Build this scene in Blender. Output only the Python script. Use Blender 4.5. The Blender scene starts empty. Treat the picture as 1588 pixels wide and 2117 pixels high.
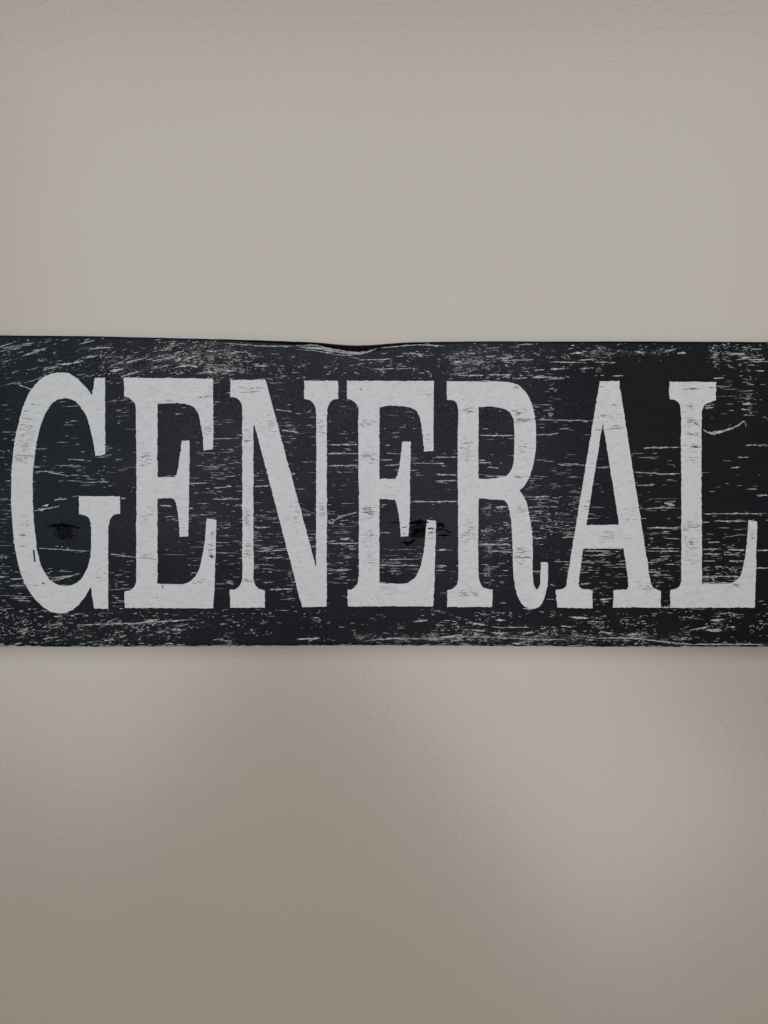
import bpy, math, random
import numpy as np
from mathutils import Vector

# ------------------------------------------------------------------ camera, light, exposure
S = 0.0002857                      # metres of board per photo pixel (a 184 mm board)
CX, CY = 794.0, 1058.5
CAM_D = 0.457                      # phone held about 46 cm from the board
WALL_Y = 0.018                     # the board is 18 mm thick, its back lies on the wall
sc = bpy.context.scene
col = sc.collection

cd = bpy.data.cameras.new("camera")
cam = bpy.data.objects.new("camera", cd)
col.objects.link(cam)
cam.location = (0, -CAM_D, 0)
cam.rotation_euler = (math.radians(90), 0, 0)
cd.sensor_fit = 'VERTICAL'
cd.angle = 2 * math.atan(CY * S / CAM_D)
cd.clip_start = 0.02
cd.clip_end = 50
sc.camera = cam

w = bpy.data.worlds.new("World")
sc.world = w
w.use_nodes = True
w.node_tree.nodes["Background"].inputs[0].default_value = (1.0, 0.97, 0.93, 1)
w.node_tree.nodes["Background"].inputs[1].default_value = 0.04

def lamp(name, loc, target, sx, sy, power, color, roll=0.0, spread=180):
    l = bpy.data.lights.new(name, 'AREA')
    l.shape = 'RECTANGLE'
    l.size, l.size_y = sx, sy
    l.energy = power
    l.color = color
    l.spread = math.radians(spread)
    o = bpy.data.objects.new(name, l)
    col.objects.link(o)
    o.location = loc
    d = Vector(target) - Vector(loc)
    q = d.to_track_quat('-Z', 'Y')
    o.rotation_euler = q.to_euler()
    o.rotation_euler.rotate_axis('Z', math.radians(roll))
    return o

# daylight of the room: a tall window high behind the camera, its lower light split into two rolled lamps, their gap added as a standing person's dark reflection
lamp("window_light_high", (0.1, -2.3, 0.82), (0.1, 0, 0.82), 3.25, 2.05, 46.5, (0.945, 0.982, 1.0))
lamp("window_light_right", (0.55, -2.3, -0.66), (0.55, 0, -0.66), 0.88, 1.8, 10.6, (0.990, 0.962, 1.0), roll=39)
lamp("window_light_left", (-1.15, -2.3, -0.46), (-1.15, 0, -0.46), 1.05, 0.95, 6.1, (0.95, 0.980, 1.0), roll=-30)

vs = sc.view_settings
vs.view_transform = 'Standard'
vs.look = 'None'
vs.exposure = 0.0
vs.gamma = 1.0
vs.use_curve_mapping = False

rng = np.random.default_rng(7)
random.seed(7)

# ------------------------------------------------------------------ helpers
def X(px): return (px - CX) * S
def Z(py): return (CY - py) * S

TABLES = {}
def vnoise(x, y, seed=0, octaves=3):
    """smooth value noise, vectorised, about -1..1"""
    x = np.asarray(x, float); y = np.asarray(y, float)
    out = np.zeros(np.broadcast(x, y).shape); amp = 1.0; tot = 0
    for o in range(octaves):
        key = 1000 + seed * 17 + o
        if key not in TABLES: TABLES[key] = np.random.default_rng(key).uniform(-1, 1, (256, 256))
        T = TABLES[key]
        xi = np.floor(x).astype(int); yi = np.floor(y).astype(int)
        fx = x - xi; fy = y - yi
        fx = fx * fx * (3 - 2 * fx); fy = fy * fy * (3 - 2 * fy)
        a = T[xi % 256, yi % 256]; b = T[(xi + 1) % 256, yi % 256]
        c = T[xi % 256, (yi + 1) % 256]; d = T[(xi + 1) % 256, (yi + 1) % 256]
        out += amp * ((a * (1 - fx) + b * fx) * (1 - fy) + (c * (1 - fx) + d * fx) * fy)
        tot += amp; amp *= 0.55; x = x * 2.03 + 11.3; y = y * 2.03 + 5.7
    return out / tot

def mesh_obj(name, verts, faces, mat, parent=None, smooth=False):
    me = bpy.data.meshes.new(name)
    me.from_pydata([tuple(map(float, v)) for v in verts], [], faces)
    me.update()
    if mat: me.materials.append(mat)
    if smooth:
        me.polygons.foreach_set('use_smooth', [True] * len(me.polygons))
    o = bpy.data.objects.new(name, me)
    col.objects.link(o)
    if parent: o.parent = parent
    return o

class NT:
    def __init__(self, name):
        self.m = bpy.data.materials.new(name); self.m.use_nodes = True
        self.t = self.m.node_tree; self.n = self.t.nodes; self.l = self.t.links
        self.bsdf = self.n["Principled BSDF"]
    def add(self, typ, **kw):
        nd = self.n.new(typ)
        for k, v in kw.items():
            if k.startswith('i_'): nd.inputs[k[2:].replace('_', ' ')].default_value = v
            else: setattr(nd, k, v)
        return nd
    def link(self, a, b): self.l.new(a, b)
    def coords(self, scale):
        tc = self.add('ShaderNodeTexCoord'); mp = self.add('ShaderNodeMapping')
        mp.inputs['Scale'].default_value = scale
        self.link(tc.outputs['Object'], mp.inputs['Vector'])
        return mp.outputs['Vector']
    def noise(self, scale, detail=3, rough=0.55):
        nz = self.add('ShaderNodeTexNoise')
        nz.inputs['Scale'].default_value = 1.0
        nz.inputs['Detail'].default_value = detail
        nz.inputs['Roughness'].default_value = rough
        self.link(self.coords(scale), nz.inputs['Vector'])
        return nz.outputs['Fac']
    def math(self, op, a, b=None, clamp=False):
        nd = self.add('ShaderNodeMath', operation=op, use_clamp=clamp)
        for i, v in enumerate((a, b)):
            if v is None: continue
            if isinstance(v, (int, float)): nd.inputs[i].default_value = v
            else: self.link(v, nd.inputs[i])
        return nd.outputs[0]
    def ramp(self, fac, lo, hi):
        nd = self.add('ShaderNodeMapRange')
        nd.interpolation_type = 'SMOOTHSTEP'
        nd.inputs['From Min'].default_value = lo; nd.inputs['From Max'].default_value = hi
        self.link(fac, nd.inputs['Value'])
        return nd.outputs['Result']
    def mix(self, fac, a, b):
        nd = self.add('ShaderNodeMix', data_type='RGBA')
        if isinstance(fac, (int, float)): nd.inputs[0].default_value = fac
        else: self.link(fac, nd.inputs[0])
        for i, v in ((6, a), (7, b)):
            if isinstance(v, tuple): nd.inputs[i].default_value = (*v, 1)
            else: self.link(v, nd.inputs[i])
        return nd.outputs[2]
    def bump(self, height, dist, strength=1.0, prev=None):
        nd = self.add('ShaderNodeBump')
        nd.inputs['Distance'].default_value = dist
        nd.inputs['Strength'].default_value = strength
        self.link(height, nd.inputs['Height'])
        if prev is not None: self.link(prev, nd.inputs['Normal'])
        return nd.outputs['Normal']
    def out(self, color=None, rough=None, normal=None, spec=None):
        for nm, v in (('Base Color', color), ('Roughness', rough), ('Normal', normal), ('Specular IOR Level', spec)):
            if v is None: continue
            if isinstance(v, tuple): self.bsdf.inputs[nm].default_value = (*v, 1)
            elif isinstance(v, (int, float)): self.bsdf.inputs[nm].default_value = v
            else: self.link(v, self.bsdf.inputs[nm])
        return self.m

# ------------------------------------------------------------------ materials
def wall_material():
    t = NT("satin_wall_paint")
    peel = t.noise((520, 520, 520), 2.5, 0.5)
    fine = t.noise((1800, 1800, 1800), 2, 0.5)
    slow = t.noise((9, 9, 9), 2, 0.5)
    c = t.mix(slow, (0.412, 0.347, 0.282), (0.432, 0.364, 0.297))
    sp = t.ramp(t.noise((1500, 1500, 1500), 1, 0.5), 0.25, 0.75)
    c = t.mix(sp, t.mix(0.93, (0.4, 0.38, 0.35), c), t.mix(0.95, (0.72, 0.70, 0.66), c))
    n = t.bump(peel, 0.00006, 1.0)
    n = t.bump(fine, 0.000035, 1.0, n)
    return t.out(c, 0.22, n, 0.9)

def grain_nodes(t):
    """shared wood relief: long horizontal grain lines under the paint"""
    g1 = t.noise((22, 1, 900), 4, 0.6)
    g2 = t.noise((120, 1, 2600), 3, 0.6)
    return g1, g2

def black_material():
    t = NT("worn_black_paint")
    g1, g2 = grain_nodes(t)
    at = t.add('ShaderNodeAttribute', attribute_name='wear_shade').outputs['Fac']
    wz = t.add('ShaderNodeAttribute', attribute_name='grain').outputs['Vector']
    # fine worn streaks that follow the grain (the 'grain' vector bends with it)
    def gn(scale, detail, rough):
        mp = t.add('ShaderNodeMapping'); mp.inputs['Scale'].default_value = scale
        t.link(wz, mp.inputs['Vector'])
        nz = t.add('ShaderNodeTexNoise'); nz.inputs['Scale'].default_value = 1.0
        nz.inputs['Detail'].default_value = detail; nz.inputs['Roughness'].default_value = rough
        t.link(mp.outputs['Vector'], nz.inputs['Vector'])
        return nz.outputs['Fac']
    a = gn((190, 2100, 1), 4, 0.65)
    b = gn((900, 2600, 1), 3, 0.6)
    clump = gn((60, 160, 1), 3, 0.6)
    v = t.math('ADD', t.math('MULTIPLY', a, 0.62), t.math('MULTIPLY', b, 0.38))
    v = t.math('ADD', v, t.math('MULTIPLY', t.math('SUBTRACT', clump, 0.5), 0.30))
    thr = t.math('SUBTRACT', 0.785, t.math('MULTIPLY', at, 0.19))
    d = t.math('SUBTRACT', v, thr)
    worn = t.ramp(d, -0.015, 0.045)
    slow = t.ramp(t.noise((16, 1, 34), 4, 0.6), 0.32, 0.68)
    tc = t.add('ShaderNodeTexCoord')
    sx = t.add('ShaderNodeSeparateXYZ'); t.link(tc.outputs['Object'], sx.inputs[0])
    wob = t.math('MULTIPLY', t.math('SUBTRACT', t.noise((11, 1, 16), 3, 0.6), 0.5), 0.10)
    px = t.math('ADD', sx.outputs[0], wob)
    sheen_coat = t.mix(t.ramp(px, -0.19, -0.11), (0.0090, 0.0128, 0.0170), (0.0170, 0.0158, 0.0238))  # the lighter purple middle is window sheen put into the base colour
    sheen_coat = t.mix(t.ramp(px, 0.05, 0.15), sheen_coat, (0.0046, 0.0047, 0.0062))
    sheen_coat = t.mix(t.ramp(t.math('ADD', sx.outputs[2], wob), 0.085, 0.015), sheen_coat, t.mix(0.62, sheen_coat, (0.0028, 0.0027, 0.0033)))  # lower board without sheen, painted in as a darker tone
    blk = t.mix(slow, t.mix(0.5, sheen_coat, (0.0030, 0.0030, 0.0038)), sheen_coat)
    def times(cc, k):
        nd = t.add('ShaderNodeVectorMath', operation='SCALE'); nd.inputs['Scale'].default_value = k
        t.link(cc, nd.inputs[0]); return nd.outputs[0]
    gl = t.ramp(g2, 0.45, 0.72)
    blk = t.mix(t.math('MULTIPLY', gl, 0.8), blk, times(blk, 2.2))
    dust = t.ramp(b, 0.50, 0.72)
    blk = t.mix(t.math('MULTIPLY', dust, 0.8), blk, times(sheen_coat, 4.0))
    speck = t.ramp(t.noise((900, 1, 1500), 2, 0.6), 0.56, 0.70)
    blk = t.mix(t.math('MULTIPLY', speck, 0.6), blk, times(sheen_coat, 3.2))
    blk = t.mix(t.ramp(at, -0.15, -0.6), blk, (0.0026, 0.0024, 0.0023))  # negative values: shaded top arris coloured near-black
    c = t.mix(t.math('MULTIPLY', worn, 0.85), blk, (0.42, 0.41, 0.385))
    h = t.math('ADD', t.math('MULTIPLY', g1, 0.5), t.math('MULTIPLY', g2, 0.5))
    h = t.math('SUBTRACT', h, t.math('MULTIPLY', worn, 0.25))
    n = t.bump(h, 0.00020, 0.8)
    r = t.math('ADD', 0.27, t.math('MULTIPLY', worn, 0.35))
    return t.out(c, r, n, 0.05)

def white_material():
    t = NT("worn_white_lettering_paint")
    g1, g2 = grain_nodes(t)
    m = t.noise((160, 1, 420), 4, 0.65)
    st = t.noise((170, 1, 1900), 4, 0.62)
    slow = t.noise((30, 1, 45), 2, 0.5)
    c = t.mix(t.ramp(m, 0.3, 0.7), (0.468, 0.472, 0.478), (0.558, 0.556, 0.553))
    c = t.mix(t.ramp(slow, 0.35, 0.7), c, t.mix(0.5, c, (0.545, 0.535, 0.52)))
    skip = t.ramp(st, 0.575, 0.72)
    c = t.mix(t.math('MULTIPLY', skip, 0.68), c, (0.22, 0.22, 0.235))
    thin = t.ramp(g2, 0.62, 0.72)
    c = t.mix(t.math('MULTIPLY', thin, 0.42), c, (0.20, 0.20, 0.22))
    pin = t.ramp(t.noise((800, 1, 1400), 2, 0.5), 0.70, 0.78)
    c = t.mix(t.math('MULTIPLY', pin, 0.5), c, (0.16, 0.16, 0.18))
    h = t.math('ADD', t.math('MULTIPLY', g1, 0.5), t.math('MULTIPLY', g2, 0.5))
    n = t.bump(h, 0.00014, 0.8)
    return t.out(c, 0.34, n, 0.75)

def plain(name, c1, c2, scale, rough, dist=0.0001, spec=0.3):
    t = NT(name)
    f = t.noise(scale, 4, 0.6)
    c = t.mix(t.ramp(f, 0.3, 0.7), c1, c2)
    return t.out(c, rough, t.bump(f, dist, 0.8), spec)

M_WALL = wall_material()
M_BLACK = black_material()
M_WHITE = white_material()
M_PRIMER = plain("exposed_pale_undercoat", (0.17, 0.167, 0.162), (0.60, 0.59, 0.58), (300, 1, 1300), 0.6)
M_SKIP = plain("paint_worn_thin_to_black", (0.09, 0.09, 0.10), (0.36, 0.36, 0.37), (300, 1, 1500), 0.65)
M_DARK = plain("black_paint_chip", (0.004, 0.004, 0.005), (0.016, 0.015, 0.017), (500, 500, 1500), 0.6)
M_KNOT = plain("dark_knot_wood", (0.0022, 0.0018, 0.0016), (0.012, 0.0095, 0.0085), (700, 300, 900), 0.7, 0.0005, 0.06)

M_CRACK = plain("open_knot_crack", (0.0007, 0.0006, 0.0006), (0.003, 0.0026, 0.0024), (500, 300, 900), 0.85, 0.0002, 0.03)

# ------------------------------------------------------------------ wall
nx, nz = 60, 60
wx = np.linspace(-1.1, 1.1, nx); wz_ = np.linspace(-1.1, 1.1, nz)
wv = [(x, WALL_Y + 0.0004 * math.sin(3.1 * x + 1) * math.sin(2.3 * z), z) for z in wz_ for x in wx]
# the bit behind the board is kept flat and the board stands 0.5 mm proud of it
wf = [(j * nx + i, j * nx + i + 1, (j + 1) * nx + i + 1, (j + 1) * nx + i) for j in range(nz - 1) for i in range(nx - 1)]
wall = mesh_obj("wall", wv, wf, M_WALL, smooth=True)
wall["kind"] = "structure"

# tiny nibs and pits of dried paint on the wall
nv, nf = [], []
nibs = [(1072, 1834, 3), (1052, 1868, 2.2), (1010, 1776, 3), (1032, 1736, 2.6), (961, 1585, 3), (1030, 1484, 3),
        (42, 1507, 3), (78, 1510, 3), (185, 1500, 3), (880, 1660, 2), (160, 341, 2), (246, 324, 1.6), (208, 396, 1.6), (985, 400, 1.8),
        (953, 325, 1.8), (1245, 505, 1.6), (25, 35, 2.2), (145, 1357, 2.2), (1500, 1357, 2.4)]
for _ in range(150):
    px, py = rng.uniform(-100, 1690), rng.choice([rng.uniform(-100, 660), rng.uniform(1360, 2220), rng.uniform(1360, 2220)])
    nibs.append((px, py, rng.uniform(0.7, 1.5)))
kw = (CAM_D + WALL_Y) / CAM_D
for px, py, r in nibs:
    b = len(nv); cx, cz = X(px) * kw, Z(py) * kw
    el = rng.uniform(0.7, 1.8); an = rng.uniform(0, math.pi)
    nv.append((cx, WALL_Y - 0.00018 * r, cz))
    for k in range(7):
        a = k * 2 * math.pi / 7
        u, v = r * S * el * math.cos(a), r * S * math.sin(a)
        nv.append((cx + u * math.cos(an) - v * math.sin(an), WALL_Y + 0.0005, cz + u * math.sin(an) + v * math.cos(an)))
    for k in range(7):
        nf.append((b, b + 1 + k, b + 1 + (k + 1) % 7))
o = mesh_obj("paint_nib", nv, nf, M_WALL, wall, smooth=True)
o["kind"] = "stuff"

# ------------------------------------------------------------------ letter outlines, traced in eight crops of the photo
CROP = {1: (0, 670, .28967), 2: (0, 1010, .28967), 3: (440, 670, .30227), 4: (440, 1010, .30227),
        5: (900, 670, .22670), 6: (900, 1010, .22670), 7: (1228, 670, .22670), 8: (1228, 1010, .22670)}
def P(crop, pts):
    ox, oy, k = CROP[crop]
    return [(ox + p[0] * k, oy + p[1] * k, p[2] if len(p) > 2 else 0) for p in pts]

LET = {}
LET['G'] = [P(1, [(678,383,1),(752,383,1),(752,932,1),(682,943,1),(668,850),(648,760),(622,670),(585,603),(545,558),(500,536),(455,530),(415,540),(375,567),(340,612),(310,672),(285,745),(265,835),(250,935),(240,1025),(236,1110)])
  + P(2, [(235,10),(237,110),(243,230),(254,330),(266,430),(285,520),(310,580),(345,635),(390,675),(440,693),(480,695),(530,682),(570,655),(600,615),(625,560),(642,500),(650,440),(652,350),(651,280),(645,235),(628,205),(600,190),(566,182,1),(566,55,1),(858,55,1),(858,180,1),(825,184),(800,200),(785,225),(778,260),(774,300,1),(774,857,1),(672,857,1),(650,700,1),(615,760),(570,820),(520,865),(470,888),(425,890),(370,880),(310,845),(250,785),(200,720),(160,630),(130,530),(108,420),(95,310),(86,200),(81,100),(80,20)])
  + P(1, [(83,1090),(88,1000),(98,900),(112,800),(130,720),(155,620),(185,540),(215,480),(255,430),(310,380),(370,353),(430,345),(490,352),(540,378),(590,425),(630,470),(657,505,1)])]
LET['E'] = [P(1, [(884,383,1),(1100,385),(1520,390,1),(1524,640),(1522,893,1),(1455,900,1),(1448,800),(1435,730),(1420,655),(1395,607),(1360,580),(1310,568),(1230,564),(1125,570,1),(1125,1092,1),(1245,1092,1),(1262,1070),(1272,1020),(1283,950),(1292,880),(1297,832,1),(1355,832,1),(1353,1060)])
  + P(2, [(1350,60),(1345,342,1),(1283,342,1),(1278,260),(1270,170),(1258,110),(1242,78),(1220,68),(1125,72,1),(1125,678,1),(1310,682),(1350,665),(1390,630),(1420,580),(1440,510),(1455,430),(1465,340),(1472,260),(1478,212,1),(1546,225,1),(1540,450),(1530,700),(1523,855,1),(890,852,1),(890,735,1),(930,722),(955,705),(968,680),(974,640,1),(974,10)])
  + P(1, [(973,1000),(972,720,1),(970,600),(962,560),(940,540),(915,522),(888,517,1)])]
LET['N'] = [P(3, [(120,382,1),(362,382,1)]) + P(4, [(703,525,1),(706,525,1)])
  + P(3, [(708,640,1),(705,590),(698,560),(680,530),(655,518),(625,512,1),(625,388,1),(858,388,1),(858,512,1),(830,516),(808,530),(792,555),(783,590),(781,640,1)])
  + P(4, [(780,808,1),(612,812,1)]) + P(3, [(285,690,1),(279,700,1)])
  + P(4, [(279,590,1),(281,625),(290,655),(308,675),(330,690),(357,696,1),(357,815,1),(118,815,1),(118,692,1),(150,690),(175,675),(192,650),(200,620),(202,590,1)])
  + P(3, [(202,610,1),(198,560),(188,530),(170,512),(145,503),(120,500,1)])]
LET['E2'] = [P(3, [(918,388,1),(1512,390,1),(1510,650),(1512,870,1),(1445,872,1),(1438,790),(1428,710),(1415,640),(1400,605),(1370,580),(1330,566),(1270,560),(1195,560),(1140,572,1),(1140,1058,1),(1245,1058,1),(1262,1030),(1275,970),(1288,880),(1295,805,1),(1355,805,1),(1350,1080)])
  + P(4, [(1351,20),(1348,180),(1338,325,1),(1285,327,1),(1278,240),(1268,160),(1258,110),(1245,75,1),(1140,72,1),(1140,648,1),(1310,650),(1350,635),(1385,605),(1410,560),(1430,490),(1445,410),(1455,310),(1465,212,1),(1527,220,1),(1522,450),(1515,650),(1508,806,1),(922,806,1),(922,692,1),(955,685),(978,668),(992,645),(998,600,1),(1000,10)])
  + P(3, [(998,1100),(995,700,1),(996,620),(992,565),(975,540),(950,522),(918,512,1)])]
LET['R'] = [P(5, [(103,522,1),(600,524,1),(700,535),(760,560),(810,605),(850,660),(880,730),(895,780),(910,860),(918,950),(920,1050),(915,1150),(902,1230),(885,1310),(865,1375),(838,1440),(800,1490)])
  + P(6, [(765,15,1),(795,55),(825,110),(845,180),(860,260),(875,340),(885,450),(888,600),(888,750),(892,840),(900,885),(920,915),(938,915),(952,880),(958,820),(962,740),(964,672,1),(1025,672,1),(1027,780),(1022,880),(1010,950),(985,1020),(950,1070),(900,1095),(850,1090),(800,1060),(765,1010),(740,950),(722,870),(712,770),(705,600),(700,450),(692,300),(675,200),(655,140),(632,112),(600,103),(500,98),(440,93),(393,97,1),(393,800,1),(400,840),(420,880),(450,905),(485,917),(522,925,1),(522,1080,1),(108,1080,1),(108,925,1),(150,915),(185,890),(203,855),(210,810,1),(206,30)])
  + P(5, [(203,1440),(204,1000),(210,850,1),(205,770),(190,720),(165,698),(105,690,1)]),
  P(5, [(393,757,1),(480,752),(560,760),(620,770),(660,790),(690,820),(708,860),(718,920),(722,1000),(722,1100),(718,1200),(712,1260),(700,1310),(680,1350),(655,1380),(620,1395),(540,1405),(470,1412),(393,1410,1)])]
LET['A'] = [P(7, [(52,522,1),(228,522,1)]) + P(8, [(512,830,1),(520,870),(540,900),(570,917),(608,932,1),(610,1085,1),(175,1085,1),(175,925,1),(300,920,1),(312,890,1),(305,800),(268,548,1)])
  + P(6, [(1350,548,1),(1312,800,1),(1308,870),(1320,900),(1345,917),(1400,917),(1433,932,1),(1433,1092,1),(1110,1085,1),(1097,925,1),(1160,913),(1190,895),(1200,830,1)]),
  P(7, [(80,893,1)]) + P(8, [(230,332,1)]) + P(6, [(1378,332,1)])]
LET['L'] = [P(7, [(690,525,1),(1112,528,1),(1112,695,1),(1060,712),(1020,730),(998,760),(984,800,1),(979,1000)])
  + P(8, [(980,10,1),(985,868,1),(1200,868),(1250,860),(1300,835),(1335,790),(1358,720),(1378,620),(1392,500),(1402,390),(1408,285,1),(1488,298,1),(1482,500),(1475,800),(1465,1085,1),(698,1088,1),(694,925,1),(750,912),(780,890),(792,850),(797,800,1)])
  + P(7, [(795,1470,1),(792,800,1),(785,750),(765,715),(735,698),(692,687,1),(683,590,1)])]

def smooth_loop(pts, step=1.6):
    """Catmull-Rom through smooth runs, straight between corners, resampled evenly"""
    n = len(pts); out = []
    P_ = np.array([(p[0], p[1]) for p in pts], float); C = [p[2] for p in pts]
    for i in range(n):
        p1, p2 = P_[i], P_[(i + 1) % n]
        p0 = P_[i - 1] if not C[i] else p1 - (p2 - p1)
        p3 = P_[(i + 2) % n] if not C[(i + 1) % n] else p2 + (p2 - p1)
        L = np.linalg.norm(p2 - p1)
        k = max(1, int(L / step))
        straight = C[i] and C[(i + 1) % n]
        d1 = (p2 - p0) * 0.5; d2 = (p3 - p1) * 0.5
        for v in (0, 1):
            d = (d1, d2)[v]; ln = np.linalg.norm(d)
            if ln > L: d *= L / ln
        for j in range(k):
            t = j / k
            if straight: q = p1 + (p2 - p1) * t
            else:
                h00 = 2*t**3 - 3*t**2 + 1; h10 = t**3 - 2*t**2 + t; h01 = -2*t**3 + 3*t**2; h11 = t**3 - t**2
                q = h00*p1 + h10*d1 + h01*p2 + h11*d2
            out.append(q)
    return np.array(out)

def roughen(loop, seed):
    """hand-stencilled edge: fine wobble, nicks that run along the grain"""
    nxt = np.roll(loop, -1, 0); prv = np.roll(loop, 1, 0)
    tan = nxt - prv; tan /= (np.linalg.norm(tan, axis=1, keepdims=True) + 1e-9)
    nor = np.stack([tan[:, 1], -tan[:, 0]], 1)
    x, y = loop[:, 0], loop[:, 1]
    a = 0.75 * vnoise(x * 0.16, y * 0.22, seed, 2) + 0.55 * vnoise(x * 0.05, y * 0.06, seed + 3, 2)
    a = a + 0.75 * vnoise(x * 0.30, y * 0.30, seed + 11, 2) - 0.1
    nick = np.clip(vnoise(x * 0.06, y * 0.45, seed + 5, 2) - 0.42, 0, 1) * 5.0
    side = np.sign(vnoise(x * 0.05, y * 0.3, seed + 9, 1))
    out = loop + nor * (a + nick * side * 0.7 * np.abs(nor[:, :1]).ravel())[:, None]
    return out

LOOPS = {k: [roughen(smooth_loop(p), 20 + 7 * i + j) for j, p in enumerate(v)] for i, (k, v) in enumerate(LET.items())}

def inside(poly, x, y):
    px, py = poly[:, 0], poly[:, 1]; qx, qy = np.roll(px, -1), np.roll(py, -1)
    c = ((py > y) != (qy > y)) & (x < (qx - px) * (y - py) / (qy - py + 1e-12) + px)
    return c.sum() % 2 == 1
def in_letter(k, x, y):
    L = LOOPS[k]
    return inside(L[0], x, y) and not any(inside(h, x, y) for h in L[1:])

# ------------------------------------------------------------------ the sign: board
sign = bpy.data.objects.new("wooden_sign", None)
col.objects.link(sign)
sign.empty_display_size = 0.05
sign.location = (0, WALL_Y, Z(1337))
sign["label"] = "long black distressed wooden board with white serif letters spelling GENERAL on beige wall"
sign["category"] = "sign"
OFF = Vector(sign.location)

X0, X1 = -72.0, 1662.0
def top_y(x):
    y = np.interp(x, [-72, 0, 180, 400, 480, 550, 650, 700, 740, 775, 840, 1000, 1270, 1588, 1662],
                     [692.5, 692.5, 694, 699, 700.5, 702.5, 705.5, 708, 709, 708.2, 705.8, 704.8, 705, 706, 706.5])
    return y + 0.5 * vnoise(x * 0.03, 0 * x + 3, 71, 3)
def bot_y(x):
    y = np.interp(x, [-72, 0, 250, 460, 700, 900, 1100, 1250, 1588, 1662], [1337, 1337, 1337.5, 1336.5, 1335, 1335, 1336.5, 1338, 1337.5, 1337])
    return y + 0.9 * vnoise(x * 0.05, 0 * x + 9, 72, 3)
def g2d(x, y, cx, cy, sx, sy): return np.exp(-((x - cx) / sx) ** 2 - ((y - cy) / sy) ** 2)
def box(x, y, x0, x1, y0, y1, s=18):
    f = lambda v, a, b: 1 / (1 + np.exp(-(v - a) / (s * .3))) * 1 / (1 + np.exp((v - b) / (s * .3)))
    return f(x, x0, x1) * f(y, y0, y1)

def wear_density(x, y):
    """how worn the black paint is, read off the photograph"""
    d = 0.13 + 0 * x
    d += 0.85 * box(x, y, -90, 470, 696, 780, 30)
    d -= 0.45 * box(x, y, 30, 130, 700, 725, 30)
    d += 0.78 * box(x, y, 430, 1010, 712, 778, 24)
    d += 0.85 * box(x, y, 940, 1260, 722, 780, 20)
    d += 1.05 * box(x, y, 1225, 1400, 714, 744, 14)
    d += 0.85 * box(x, y, 1465, 1690, 706, 756, 16)
    d += 0.20 * box(x, y, 200, 470, 700, 770, 24)
    d -= 0.5 * box(x, y, 1300, 1470, 748, 785, 18)
    d += 0.60 * box(x, y, -90, 1690, 1262, 1332, 14)
    d += 0.25 * box(x, y, -90, 460, 1280, 1330, 14)
    d -= 0.32 * box(x, y, 560, 740, 1265, 1305, 24)
    d += 0.55 * box(x, y, 730, 1420, 1308, 1329, 8)
    d += 0.55 * box(x, y, -90, 1690, 1330, 1337, 3)
    d += 0.62 * box(x, y, 655, 760, 1050, 1190, 26)
    d += 0.55 * box(x, y, 500, 640, 1020, 1230, 30)
    d += 0.66 * box(x, y, 785, 875, 1140, 1205, 18)
    d += 0.60 * box(x, y, 985, 1075, 1030, 1215, 20)
    d += 0.72 * box(x, y, 1090, 1215, 985, 1200, 24)
    d += 0.55 * box(x, y, 1330, 1410, 1085, 1245, 20)
    d += 0.72 * box(x, y, 1446, 1550, 1095, 1208, 18)
    d += 0.40 * box(x, y, 1200, 1300, 1130, 1250, 20)
    d += 0.40 * box(x, y, 1560, 1690, 1060, 1260, 20)
    d += 0.30 * box(x, y, 880, 950, 1030, 1260, 20)
    d += 0.32 * box(x, y, 140, 230, 880, 1000, 24)
    d += 0.55 * box(x, y, 80, 190, 1175, 1205, 14)
    d += 0.45 * box(x, y, 218, 285, 1150, 1260, 14)
    d += 0.35 * box(x, y, 320, 480, 1060, 1200, 18)
    d += 0.45 * box(x, y, 395, 500, 905, 1070, 24)
    d += 0.45 * box(x, y, -90, 45, 860, 1260, 30)
    d += 0.5 * box(x, y, 215, 262, 775, 900, 16)
    d += 0.45 * box(x, y, 328, 400, 835, 860, 12)
    d += 0.30 * box(x, y, 575, 650, 845, 1000, 24)
    d += 0.25 * box(x, y, 675, 745, 890, 1000, 20)
    d += 0.35 * box(x, y, 1105, 1200, 830, 880, 20)
    d += 0.30 * box(x, y, 1310, 1405, 940, 1080, 20)
    # planer chatter: upright bands of worn flecks
    d += 0.75 * box(x, y, 1132, 1152, 780, 866, 6)
    d += 0.80 * box(x, y, 1536, 1554, 760, 862, 6)
    d += 0.5 * box(x, y, 1003, 1018, 1035, 1200, 6)
    d += 0.35 * box(x, y, 466, 484, 1270, 1335, 8)
    # smooth, unworn places
    d -= 0.45 * box(x, y, 72, 190, 1020, 1168, 16)
    d -= 0.40 * box(x, y, 222, 285, 1040, 1140, 14)
    d -= 0.22 * box(x, y, 1290, 1410, 790, 925, 22)
    d -= 0.25 * box(x, y, 1450, 1690, 890, 950, 20)
    d -= 0.25 * box(x, y, 900, 955, 780, 880, 16)
    d -= 0.3 * box(x, y, 790, 850, 1055, 1130, 14)
    d -= 0.4 * g2d(x, y, 905, 1095, 60, 26)
    # the rounded, fully black wane along the middle of the top edge
    band = np.interp(x, [330, 480, 640, 720, 760, 830, 900, 980], [0, 4, 8, 17, 17, 10, 4, 0])
    d *= 1 / (1 + np.exp(-((y - top_y(x)) - band - 2) / 1.5))
    return np.clip(d, 0, 1.25)

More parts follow.
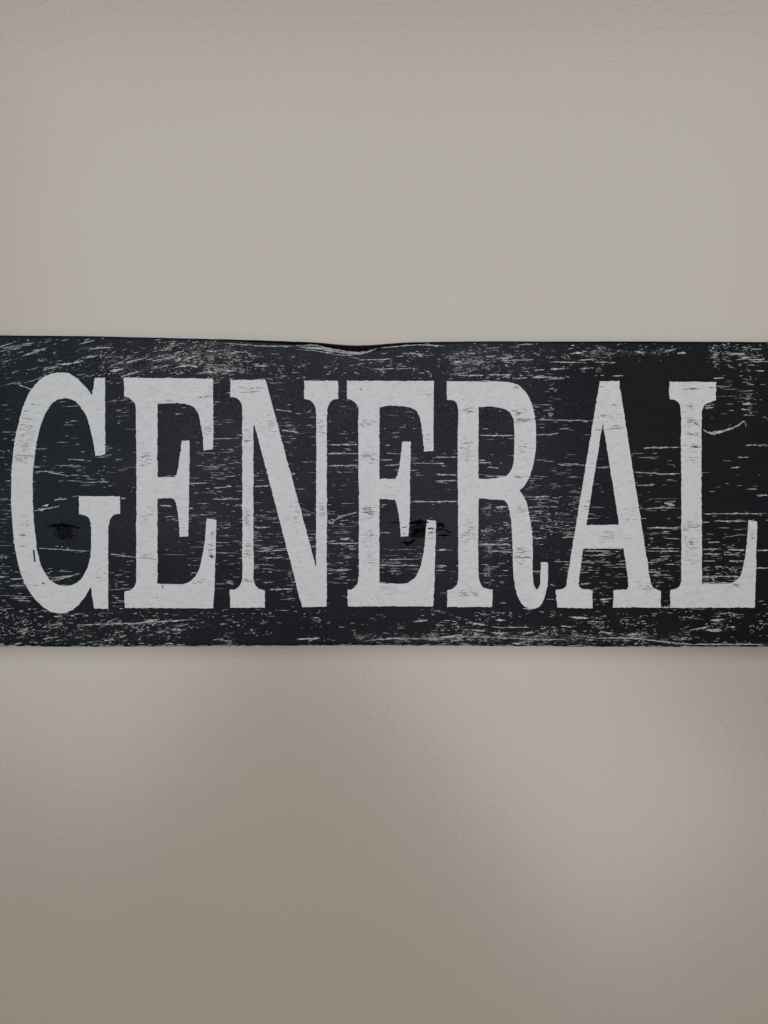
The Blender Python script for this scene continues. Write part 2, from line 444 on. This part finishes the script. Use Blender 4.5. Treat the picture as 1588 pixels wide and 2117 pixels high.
def dip(x, y):
    return 17 * np.exp(-((x - 745) / 70) ** 2) * np.exp(-np.clip(y - 712, 0, 500) / 26)
def slope(x, y):
    """local grain slope dy/dx"""
    s = -0.19 * (1 / (1 + np.exp((x - 430) / 40))) * (1 / (1 + np.exp((y - 835) / 28)))
    s = s - 0.10 * (1 / (1 + np.exp((x - 520) / 60))) * (1 / (1 + np.exp(-(y - 1255) / 16)))
    s = s + (dip(x + 2, y) - dip(x - 2, y)) / 4
    s = s - 0.06 * box(x, y, 480, 640, 715, 770, 30) - 0.05 * box(x, y, 830, 1300, 710, 780, 30)
    return s
def relief(x, y):
    """gentle mesh relief of the board face, in metres towards the viewer (kept small)"""
    h = 0.00004 * vnoise(x * 0.004, y * 0.05, 31, 3)
    tb = y - top_y(x); bb = bot_y(x) - y
    h = h - 0.0011 * np.exp(-np.clip(tb, 0, None) / 2.2) - 0.0009 * np.exp(-np.clip(bb, 0, None) / 2.0)
    band = np.interp(x, [330, 480, 640, 720, 760, 830, 900, 980], [0.1, 4, 8, 17, 17, 10, 4, 0.1])
    h = h - 0.00030 * np.clip((band + 3 - tb) , 0, None) * np.clip(band / 17, 0, 1) * 0.9
    for kx, ky in ((131, 1099), (869, 1099)):
        h = h - 0.0007 * g2d(x, y, kx, ky, 15, 13)
    return h

gx = np.linspace(X0, X1, 600)
vt = np.concatenate([np.linspace(0, 0.05, 22)[:-1], np.linspace(0.05, 0.97, 190)[:-1], np.linspace(0.97, 1, 14)])
GX = np.repeat(gx[None, :], len(vt), 0)
GY = top_y(gx)[None, :] * (1 - vt[:, None]) + bot_y(gx)[None, :] * vt[:, None]
H = relief(GX, GY)
nxg, nyg = len(gx), len(vt)
bv = np.stack([X(GX), -H, Z(GY)], -1).reshape(-1, 3) - np.array(OFF)
verts = [tuple(v) for v in bv]
faces = [(j * nxg + i, (j + 1) * nxg + i, (j + 1) * nxg + i + 1, j * nxg + i + 1) for j in range(nyg - 1) for i in range(nxg - 1)]
# sides and back
ring = [i for i in range(nxg)] + [j * nxg + nxg - 1 for j in range(1, nyg)] + [(nyg - 1) * nxg + i for i in range(nxg - 2, -1, -1)] + [j * nxg for j in range(nyg - 2, 0, -1)]
base = len(verts)
for i in ring:
    v = verts[i]; verts.append((v[0], -0.0006, v[2]))
m = len(ring)
for a in range(m):
    b = (a + 1) % m
    faces.append((ring[a], ring[b], base + b, base + a))
faces.append(tuple(base + a for a in range(m)))
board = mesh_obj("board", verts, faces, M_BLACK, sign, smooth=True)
me = board.data
N = len(verts)
dens = np.zeros(N); dens[:nxg * nyg] = wear_density(GX, GY).ravel(); dens[nxg * nyg:] = 0.35
band_ = np.interp(GX, [330, 480, 640, 720, 760, 830, 900, 980], [2.2, 4, 8, 17, 17, 10, 4, 2.2])
wane = 1 / (1 + np.exp(((GY - top_y(GX)) - band_) / 0.8))      # shade of the upturned top arris, painted in as near-black
dens[:nxg * nyg] -= 0.9 * wane.ravel()
at = me.attributes.new("wear_shade", 'FLOAT', 'POINT'); at.data.foreach_set('value', dens.astype(np.float32))
# grain coordinate: integrate the local slope so that worn streaks bend with the grain
gyv = GY.copy()
for j in range(nyg):
    sl = slope(gx, GY[j])
    gyv[j] -= np.concatenate([[0], np.cumsum((sl[1:] + sl[:-1]) / 2 * np.diff(gx))])
gv = np.zeros((N, 3), np.float32)
gv[:nxg * nyg, 0] = X(GX).ravel(); gv[:nxg * nyg, 1] = Z(gyv).ravel()
gv[nxg * nyg:, 0] = [verts[i][0] for i in range(nxg * nyg, N)]
gv[nxg * nyg:, 1] = [v[1] * 3 + v[2] for v in verts[nxg * nyg:]]
at = me.attributes.new("grain", 'FLOAT_VECTOR', 'POINT'); at.data.foreach_set('vector', gv.ravel())

# ------------------------------------------------------------------ worn flecks and scratches of the board (exposed pale undercoat)
FV, FF = [], []
def sliver(pts, thick, V, F, lift, taper=0.35, rag=0.5, hfun=relief):
    """ragged, tapering sliver along a polyline given in photo pixels"""
    pts = np.array(pts, float)
    seg = np.linalg.norm(np.diff(pts, axis=0), axis=1); L = seg.sum()
    k = int(np.clip(L / 1.8, 4, 110))
    s = np.linspace(0, L, k + 1); cs = np.concatenate([[0], np.cumsum(seg)])
    x = np.interp(s, cs, pts[:, 0]); y = np.interp(s, cs, pts[:, 1])
    tt = s / max(L, 1e-6)
    env = np.clip(np.minimum(tt, 1 - tt) / taper, 0, 1) ** 0.6
    m_ = max(2, int(L / 6) + 2)
    bel = np.interp(tt, np.linspace(0, 1, m_), rng.uniform(0.25, 1.75, m_))
    bel2 = np.interp(tt, np.linspace(0, 1, m_), rng.uniform(0.4, 1.2, m_))
    if rng.uniform() < 0.3: bel, bel2 = bel2, bel
    up = thick * 0.5 * env * bel2 * (1 + rag * 0.7 * rng.uniform(-1, 1, k + 1))
    dn = thick * 0.5 * env * bel * (1 + rag * 0.7 * rng.uniform(-1, 1, k + 1))
    wob = rng.uniform(-0.35, 0.35, k + 1) * rag
    b = len(V)
    xx = np.repeat(x, 2); yy = np.stack([y + wob - up, y + wob + dn], 1).ravel()
    V.extend(zip((X(xx) - OFF[0]).tolist(), (-hfun(xx, yy) - lift - OFF[1]).tolist(), (Z(yy) - OFF[2]).tolist()))
    for i in range(k):
        F.append((b + 2 * i, b + 2 * i + 1, b + 2 * i + 3, b + 2 * i + 2))

NF = 62000
cxs = rng.uniform(X0 + 6, X1 - 6, NF); cys = rng.uniform(696, 1336, NF)
dn_ = wear_density(cxs, cys)
clu = vnoise(cxs / 46, cys / 9, 41, 3) * 0.9 + vnoise(cxs / 160, cys / 60, 42, 2) * 0.5
chat = 0.55 * vnoise(cxs / 11, cys / 220, 43, 2)
prob = np.clip(dn_ * (0.42 + 1.15 * clu + chat) * 0.50, 0, 1)
keep = rng.uniform(0, 1, NF) < prob
keep &= (cys > top_y(cxs) + 4.0) & (cys < bot_y(cxs) - 1.5)
for x, y, d, s0 in zip(cxs[keep], cys[keep], dn_[keep], slope(cxs[keep], cys[keep])):
    Lk = float(np.clip(np.exp(rng.normal(1.72, 0.66)), 2.0, 36))
    edgez = y < 785 or y > 1262
    if not edgez and rng.uniform() < 0.22: continue
    if not edgez: Lk *= 1.9
    th = float(np.clip(rng.normal(0.86, 0.42), 0.35, 2.6)) * (1.0 if edgez else 0.85)
    s = float(s0) + rng.normal(0, 0.10 if edgez else 0.03)
    if edgez and rng.uniform() < 0.035: Lk = rng.uniform(14, 44); th = rng.uniform(1.6, 3.6)
    if 1225 < x < 1400 and y < 750: s += rng.normal(0, 0.45); Lk *= 0.7; 
    sliver([(x - Lk / 2, y - s * Lk / 2), (x, y + rng.normal(0, 0.25)), (x + Lk / 2, y + s * Lk / 2)], th, FV, FF, 0.00005)
    if d > 0.6 and rng.uniform() < 0.2:   # small companions make ragged clumps
        for _ in range(rng.integers(1, 4)):
            ax, ay = x + rng.normal(0, 7), y + rng.normal(0, 3.0); l2 = rng.uniform(2, 7)
            if ay < top_y(ax) + 2.5 or ay > bot_y(ax) - 1.5: continue
            s2 = s + rng.normal(0, 0.25)
            sliver([(ax - l2 / 2, ay - s2 * l2 / 2), (ax, ay), (ax + l2 / 2, ay + s2 * l2 / 2)], rng.uniform(0.5, 1.6), FV, FF, 0.00005)
fl = mesh_obj("worn_fleck", FV, FF, M_PRIMER, board)
fl.location = (0, 0, 0)
fl["kind"] = "stuff"

SCR = {
 1: [[(0,195),(150,165)],[(160,228),(330,175)],[(790,300),(880,270)],[(900,275),(1060,235)],[(1080,265),(1250,235)],[(1390,357),(1590,335)],[(480,965),(610,970)],[(245,1055),(330,1050),(490,1085)],[(1360,1140),(1470,1135)],[(130,432),(235,468)],[(0,160),(90,135)],[(300,330),(420,300)],[(520,275),(600,262)],[(560,145),(680,115)],[(1250,310),(1330,290)],[(200,415),(300,380)]],
 2: [[(240,160),(430,125)],[(385,80),(480,72)],[(515,60),(565,48)],[(270,425),(640,447)],[(780,465),(975,492)],[(340,662),(450,640),(575,605)],[(360,640),(520,620)],[(75,650),(160,640)],[(60,695),(190,690)],[(540,975),(760,966),(980,960),(1370,935)],[(860,66),(900,72)],[(1140,120),(1220,122)]],
 3: [[(560,150),(700,140),(830,175),(940,195),(1000,199),(1060,185),(1130,158)],[(785,825),(990,822)],[(785,888),(995,885)],[(785,970),(995,968)],[(1360,950),(1590,955)],[(1140,930),(1230,928)],[(1175,968),(1290,962)],[(285,1110),(390,1105)],[(0,1122),(130,1110)],[(430,585),(540,598)],[(470,725),(590,742)],[(90,130),(330,150),(560,150)],[(1130,160),(1400,140),(1590,150)],[(990,245),(1220,240)],[(1290,200),(1450,205)],[(1250,310),(1360,300)]],
 4: [[(0,72),(200,72)],[(280,265),(395,265)],[(1355,90),(1590,92)],[(785,375),(995,375)],[(785,560),(935,558)],[(1200,485),(1415,482)],[(1140,525),(1415,525)],[(385,690),(550,685)],[(1040,1042),(1250,1022),(1590,1032)],[(570,1030),(740,1025)],[(870,345),(940,340)],[(330,405),(420,400)],[(1140,302),(1200,300)],[(800,235),(880,190),(990,160)],[(90,640),(140,655)],[(0,1035),(80,1028)]],
 5: [[(480,465),(700,460)],[(130,460),(300,440)],[(300,470),(440,465)],[(720,500),(840,490)],[(875,488),(1120,485)],[(590,335),(700,330),(900,325)],[(920,872),(1100,876),(1440,882)],[(1110,1278),(1250,1275),(1365,1290)],[(395,1265),(510,1265)],[(470,1305),(580,1312)],[(455,1385),(640,1390)],[(0,1372),(200,1375)],[(0,1430),(200,1425)],[(0,1215),(200,1212)],[(400,1015),(720,1015)],[(0,1270),(75,1270)],[(740,190),(900,182)],[(1040,345),(1380,350)],[(900,425),(1000,415)],[(920,1012),(1120,1000)]],
 6: [[(0,118),(200,120)],[(430,570),(695,572)],[(400,508),(690,510)],[(545,170),(650,165)],[(850,170),(950,170)],[(890,455),(975,453)],[(1155,447),(1270,440)],[(1080,665),(1225,668)],[(0,1365),(350,1350),(800,1370),(1200,1380)],[(1350,568),(1600,570)],[(1350,608),(1600,608)],[(1330,668),(1600,670)],[(1500,1015),(1588,1012)],[(620,1265),(860,1265)],[(890,80),(1030,70)],[(0,708),(105,706)],[(1010,1010),(1085,1010)],[(1320,870),(1400,870)]],
 7: [[(20,1308),(140,1308)],[(360,1350),(530,1360),(620,1368),(785,1362)],[(385,1470),(550,1470)],[(1310,1215),(1410,1215)],[(1245,1312),(1330,1305)],[(0,345),(200,350)],[(160,475),(270,470)],[(1340,775),(1430,780)],[(1380,1105),(1588,1100)],[(450,1130),(785,1122)],[(1090,495),(1190,490)],[(1410,325),(1560,320)],[(1010,745),(1100,735)],[(1010,765),(1095,760)]],
 8: [[(490,572),(785,572)],[(490,545),(785,547)],[(480,358),(785,360)],[(490,672),(580,672)],[(990,555),(1150,552)],[(1220,557),(1375,560)],[(1000,595),(1160,597)],[(990,660),(1110,660)],[(1230,660),(1370,662)],[(1480,565),(1588,562)],[(1480,725),(1588,725)],[(985,800),(1310,800)],[(990,862),(1230,862)],[(1090,295),(1400,297)],[(990,230),(1588,228)],[(0,1365),(200,1362),(400,1370),(650,1400),(900,1422),(1588,1420)],[(480,180),(700,170)],[(1480,62),(1588,62)],[(1390,5),(1490,5)],[(500,760),(600,760)],[(530,790),(700,790)],[(1040,490),(1150,488)],[(50,1010),(170,1000)],[(40,1315),(160,1315)],[(560,1085),(760,1080)]],
}
SV, SF = [], []
for c, L in SCR.items():
    for pts in L:
        q = [(a[0], a[1]) for a in P(c, pts)]
        sliver(q, rng.uniform(1.3, 2.3), SV, SF, 0.00007, 0.12, 0.75)
        ln = math.dist(q[0], q[-1])
        for _ in range(int(ln / 14)):         # a broken second line close by
            t = rng.uniform(0, 0.9); i = min(int(t * (len(q) - 1)), len(q) - 2); f = t * (len(q) - 1) - i
            bx = q[i][0] + (q[i + 1][0] - q[i][0]) * f; by = q[i][1] + (q[i + 1][1] - q[i][1]) * f + rng.normal(0, 2.2)
            sl = (q[i + 1][1] - q[i][1]) / (q[i + 1][0] - q[i][0] + 1e-6); l2 = rng.uniform(3, 14)
            sliver([(bx, by), (bx + l2, by + sl * l2)], rng.uniform(0.6, 1.4), SV, SF, 0.00007)
# curl of pale paint beside the top of the L, and a few broad chips
arc = P(7, [(990,962),(1030,985),(1075,995),(1130,988),(1190,975),(1250,955),(1310,925),(1350,900),(1375,880)])
sliver([a[:2] for a in arc], 4.2, SV, SF, 0.00009, 0.08, 0.5)
sliver([a[:2] for a in arc[1:5]], 6.0, SV, SF, 0.00008, 0.3, 0.6)
sliver([a[:2] for a in P(7, [(1375,890),(1390,935)])], 4.0, SV, SF, 0.00008, 0.3, 0.6)
for c, a, b, t in ((8, (638,130), (740,155), 5.5), (4, (95,640), (145,655), 5), (4, (870,345), (935,345), 5), (4, (790,235), (830,235), 5),
                   (3, (545,728), (585,742), 4.5), (3, (540,1022), (566,1025), 4.5), (3, (100,1105), (128,1108), 4), (2, (35,490), (50,495), 4),
                   (6, (550,1200), (640,1200), 4), (6, (30,560), (105,556), 5), (6, (200,1340), (250,1338), 4.5), (8, (1090,1300), (1170,1296), 3.5),
                   (1, (430,290), (520,280), 5), (1, (780,335), (890,320), 5), (1, (300,1300), (350,1290), 4), (7, (1350,730), (1430,725), 5)):
    q = [p[:2] for p in P(c, [a, b])]
    sliver(q, t * 0.8, SV, SF, 0.00009, 0.3, 0.6)
# worn lower arris of the board
for _ in range(170):
    x = rng.uniform(X0 + 5, X1 - 5); l = rng.uniform(4, 26); y = float(bot_y(np.array([x]))[0]) - rng.uniform(0.2, 2.0)
    sliver([(x, y), (x + l, y + rng.normal(0, .3))], rng.uniform(0.6, 1.5), SV, SF, 0.00012)
for dx, dy, th in ((0, 0, 3.6), (-3, 2.2, 2.2), (4, -1.6, 2.4), (-22, 4.5, 1.6)):
    sliver([(p[0] + dx, p[1] + dy) for p in P(3, [(640,158),(760,166),(830,177),(885,188),(940,197),(1000,201),(1060,190),(1110,172)])], th, SV, SF, 0.00008, 0.3, 0.8)
scr = mesh_obj("scratch", SV, SF, M_PRIMER, board)
scr["kind"] = "stuff"

# ------------------------------------------------------------------ knots
def knot(cx, cy, rx, ry, seed, cracks):
    V, F = [], []
    rings, seg = 9, 28
    for r in range(rings + 1):
        f = r / rings
        for s in range(seg):
            a = 2 * math.pi * s / seg
            wob = 1 + 0.22 * float(vnoise(np.array(math.cos(a) * 1.7 + 5), np.array(math.sin(a) * 1.7 + 5), seed, 2))
            x = cx + rx * f * wob * math.cos(a); y = cy + ry * f * wob * math.sin(a)
            h = float(relief(np.array(x), np.array(y)))
            z = h + 0.00018 + (1 - f) * 0.0006 * float(vnoise(np.array(x * .16), np.array(y * .22), seed + 4, 3)) - 0.0001 * (1 - f)
            if r == rings: z = h - 0.0002
            V.append((X(x) - OFF[0], -z - OFF[1], Z(y) - OFF[2]))
    for r in range(rings):
        for s in range(seg):
            F.append((r * seg + s, (r + 1) * seg + s, (r + 1) * seg + (s + 1) % seg, r * seg + (s + 1) % seg))
    kr = np.random.default_rng(seed)
    for _ in range(120):       # dark curled fibres, thinning outwards so that the knot has no clean rim
        a = kr.uniform(0, 2 * math.pi); f = abs(kr.normal(0, 0.75)) + 0.15
        x, y = cx + rx * 1.15 * f * math.cos(a), cy + ry * 1.05 * f * math.sin(a)
        l = kr.uniform(3, 10); tw = kr.normal(0, 0.5) if f < 1 else kr.normal(0, 0.15)
        sliver([(x - l / 2, y - tw * l / 2), (x, y + kr.normal(0, 1)), (x + l / 2, y + tw * l / 2)], kr.uniform(0.8, 2.6) if f < 1.2 else 1.0, V, F, 0.00020 if f < 1 else 0.00006)
    nd = len(F)
    for pts, t in cracks:
        sliver(pts, t, V, F, 0.00026, 0.35, 0.6)
    k = mesh_obj("knot", V, F, M_KNOT, board, smooth=False)
    k.data.materials.append(M_CRACK)
    for p_ in k.data.polygons[nd:]: p_.material_index = 1
    return k
q2 = lambda *p: [a[:2] for a in P(2, p)]
q4 = lambda *p: [a[:2] for a in P(4, p)]
q6 = lambda *p: [a[:2] for a in P(6, p)]
k1 = knot(132, 1101, 16, 16, 51, [(q2((325,272),(400,258),(440,252),(500,258)), 5), (q2((500,255),(540,275),(590,285)), 4),
          (q2((395,300),(420,270),(455,250)), 4), (q2((430,240),(460,262),(520,270)), 5), (q2((400,320),(380,330)), 3), (q2((520,290),(515,340),(500,370)), 3)])
k2 = knot(868, 1098, 20, 15, 61, [(q4((1340,235),(1400,228),(1480,235)), 9), (q4((1290,365),(1340,372),(1400,350)), 7), (q4((1345,330),(1400,300),(1450,280)), 14),
          (q6((5,330),(40,320),(90,345)), 9), (q6((60,365),(110,385),(165,415)), 4), (q6((10,425),(80,428),(150,428)), 4), (q6((0,370),(50,372),(80,370)), 4), (q4((1200,238),(1290,232)), 3)])
ringp = [(379 + 37 * math.cos(a), 873 + 37 * math.sin(a)) for a in np.radians(np.linspace(-70, 175, 40))]
RV, RF = [], []
def arc_strip(pts, wd, V, F):
    b = len(V); p = np.array(pts); tn = np.gradient(p, axis=0); tn /= np.linalg.norm(tn, axis=1, keepdims=True)
    no = np.stack([tn[:, 1], -tn[:, 0]], 1)
    for i in range(len(p)):
        w2 = wd * 0.5 * (0.35 + rng.uniform(0, 1)) * min(1, i / 6, (len(p) - 1 - i) / 8 + 0.05)
        for sg in (-1, 1):
            x, y = p[i] + no[i] * w2 * sg
            V.append((X(x) - OFF[0], -float(relief(np.array(x), np.array(y))) - 0.00006 - OFF[1], Z(y) - OFF[2]))
    for i in range(len(p) - 1): F.append((b + 2*i, b + 2*i + 1, b + 2*i + 3, b + 2*i + 2))
arc_strip(ringp, 2.2, RV, RF)
ro = mesh_obj("plug_seam", RV, RF, M_DARK, board)
k1["label"] = "small dark knot inside the letter G"
k2["label"] = "dark cracked knot at the end of the second E"

# ------------------------------------------------------------------ letters
LIFT = 0.00012
def build_letter(key, label):
    cu = bpy.data.curves.new("tmp", 'CURVE'); cu.dimensions = '2D'; cu.fill_mode = 'BOTH'; cu.extrude = 0.00009
    for loop in LOOPS[key]:
        sp = cu.splines.new('POLY'); sp.points.add(len(loop) - 1)
        co = np.zeros((len(loop), 4)); co[:, 0] = X(loop[:, 0]); co[:, 1] = Z(loop[:, 1]); co[:, 3] = 1
        sp.points.foreach_set('co', co.ravel()); sp.use_cyclic_u = True
    tmp = bpy.data.objects.new("tmp", cu); col.objects.link(tmp)
    dg = bpy.context.evaluated_depsgraph_get()
    me = bpy.data.meshes.new_from_object(tmp.evaluated_get(dg))
    me.name = "letter"
    bpy.data.objects.remove(tmp); bpy.data.curves.remove(cu)
    co = np.zeros(len(me.vertices) * 3); me.vertices.foreach_get('co', co); co = co.reshape(-1, 3)
    new = np.stack([co[:, 0] - OFF[0], -(LIFT + co[:, 2]) - OFF[1], co[:, 1] - OFF[2]], 1)
    me.vertices.foreach_set('co', new.ravel()); me.update()
    me.materials.clear(); me.materials.append(M_WHITE)
    o = bpy.data.objects.new("letter", me); col.objects.link(o); o.parent = sign
    o["label"] = label
    return o

SURF = LIFT + 0.00009
flat = lambda x, y: SURF + 0 * x
WORN = {   # places where the white is worn thin: (crop, x, y, sx, sy, number)
 'G': [(1,180,760,70,70,26),(1,170,870,60,50,26),(1,165,960,70,30,18),(1,260,575,40,5,4),(1,210,625,30,6,3),(2,180,240,40,30,8),(2,180,330,50,10,6),(2,240,690,60,8,4),(2,720,600,50,60,8)],
 'E': [(1,1040,950,40,60,16),(1,1440,520,60,12,5),(1,1480,760,30,30,10),(2,1510,440,25,60,18),(2,1520,330,20,30,10),(2,1050,200,50,60,12),(2,1050,480,60,20,8),(2,1430,660,60,30,8),(1,1200,550,40,12,6)],
 'N': [(3,270,440,70,20,14),(3,240,780,30,60,12),(3,740,690,30,80,14),(4,240,200,30,60,20),(4,240,420,30,60,20),(4,560,170,60,80,16),(4,740,150,30,60,16),(4,240,630,40,12,8),(3,400,700,50,80,14)],
 'E2': [(3,1060,680,60,30,16),(3,1060,910,60,50,24),(4,1060,150,50,60,22),(4,1070,330,50,60,18),(4,1070,480,50,60,14),(4,1490,310,25,25,8),(3,1480,780,25,60,8),(4,1200,690,90,30,10),(3,1460,480,40,8,4)],
 'R': [(5,745,580,30,20,8),(5,755,810,45,25,18),(5,800,880,60,10,12),(5,290,1150,60,120,26),(6,300,400,60,120,30),(6,790,190,60,30,14),(6,790,600,70,90,34),(6,300,960,130,40,22),(5,300,780,60,30,12),(5,760,1390,50,20,10),(5,810,1150,70,80,12)],
 'A': [(7,130,850,90,50,14),(7,200,940,60,20,8),(8,120,440,100,50,20),(8,480,900,60,50,16),(6,1370,150,40,60,10),(7,180,740,40,10,4),(8,350,240,60,60,10)],
 'L': [(7,880,590,90,10,8),(7,880,745,70,30,10),(7,880,890,70,40,22),(7,900,1000,60,15,10),(7,930,1120,50,15,8),(8,890,340,80,40,26),(8,890,480,80,40,22),(8,1440,420,30,60,12),(8,890,620,80,90,16),(8,1280,880,40,20,10),(7,900,1200,60,100,10)],
}
def worn_patch(key, letter):
    V, F = [], []
    for c, zx, zy, sx, sy, n in WORN[key]:
        ox, oy, k = CROP[c]
        for _ in range(int(n * 1.7)):
            x = ox + (zx + rng.normal(0, sx * .55)) * k; y = oy + (zy + rng.normal(0, sy * .55)) * k
            l = rng.uniform(3, 15); s = rng.normal(0.0, 0.04)
            if all(in_letter(key, x + d * l, y + d * s * l) for d in (-.5, 0, .5)):
                sliver([(x - l / 2, y - s * l / 2), (x, y), (x + l / 2, y + s * l / 2)], rng.uniform(0.4, 1.3), V, F, 0.00004, hfun=flat)
    # scattered hairline skips over the whole letter
    lo = LOOPS[key][0].min(0); hi = LOOPS[key][0].max(0)
    for _ in range(420):
        x, y = rng.uniform(lo[0], hi[0]), rng.uniform(lo[1], hi[1]); l = rng.uniform(2, 9)
        if in_letter(key, x - l / 2, y) and in_letter(key, x + l / 2, y):
            sliver([(x - l / 2, y), (x + l / 2, y + rng.normal(0, .3))], rng.uniform(0.3, 0.8), V, F, 0.00004, hfun=flat)
    o = mesh_obj("worn_patch", V, F, M_SKIP, letter)
    o["kind"] = "stuff"
labels = {'G': "white capital G", 'E': "white capital E after the G", 'N': "white capital N", 'E2': "white capital E after the N",
          'R': "white capital R", 'A': "white capital A", 'L': "white capital L"}
letters = {}
for key, lb in labels.items():
    letters[key] = build_letter(key, lb)
    worn_patch(key, letters[key])

# dark chips and cracks that cut through the white paint
def chips(key, items):
    V, F = [], []
    for pts, t in items:
        sliver(pts, t, V, F, 0.00007, 0.3, 0.5, hfun=flat)
    mesh_obj("paint_chip", V, F, M_DARK, letters[key])["kind"] = "stuff"
q1 = lambda *p: [a[:2] for a in P(1, p)]
q3 = lambda *p: [a[:2] for a in P(3, p)]
q5 = lambda *p: [a[:2] for a in P(5, p)]
q7 = lambda *p: [a[:2] for a in P(7, p)]
def upright(pts, w_):   # a short upright chip as stacked slivers
    (x0, y0), (x1, y1) = pts
    return [([(x0 + (x1 - x0) * t - w_ / 2, y0 + (y1 - y0) * t), (x0 + (x1 - x0) * t + w_ / 2, y0 + (y1 - y0) * t)], 2.6) for t in np.linspace(0, 1, int(abs(y1 - y0) / 1.5) + 2)]
chips('G', upright(q2((242,440),(250,520)), 4) + [(q2((300,672),(322,680)), 2.5), (q2((140,410),(200,412)), 1), (q1((100,938),(250,942)), 1.2), (q1((150,670),(235,682)), 1.4)])
chips('E', upright(q2((1160,690),(1164,712)), 1.8) + [(q2((978,492),(1120,505)), 1.1), (q2((1495,480),(1525,490)), 3.5), (q2((1505,310),(1530,325)), 2.5), (q1((1418,522),(1450,522)), 1.4)])
chips('E2', [(q3((1010,443),(1020,452)), 3), (q4((1010,162),(1120,158)), 1.6), (q4((1468,275),(1495,268),(1520,282)), 3.2), (q4((1480,300),(1515,295)), 2), (q4((1290,268),(1335,262)), 1.8), (q4((1300,300),(1320,310)), 1.6)])
chips('N', [(q4((593,500),(600,506)), 2.6), (q3((180,470),(330,460)), 1), (q4((753,145),(760,152)), 2.2)])
chips('R', [(q5((720,865),(910,866)), 1.1), (q5((720,898),(778,902)), 1.2), (q5((710,578),(750,572)), 1.4), (q6((705,628),(885,632)), 1.2)])
chips('A', [(q7((50,573),(100,575)), 1.3), (q8 if False else q7((0,968),(80,962)), 1), (q7((100,960),(280,948)), 1)])
chips('L', [(q7((860,585),(950,588)), 1.6), (q7((1040,582),(1105,580)), 1.6), (q7((870,1112),(920,1118),(975,1125)), 1.8), (q7((840,745),(900,745)), 1.4),
            (q7((910,900),(975,938)), 2.2), (q7((800,1103),(860,1105)), 1)])
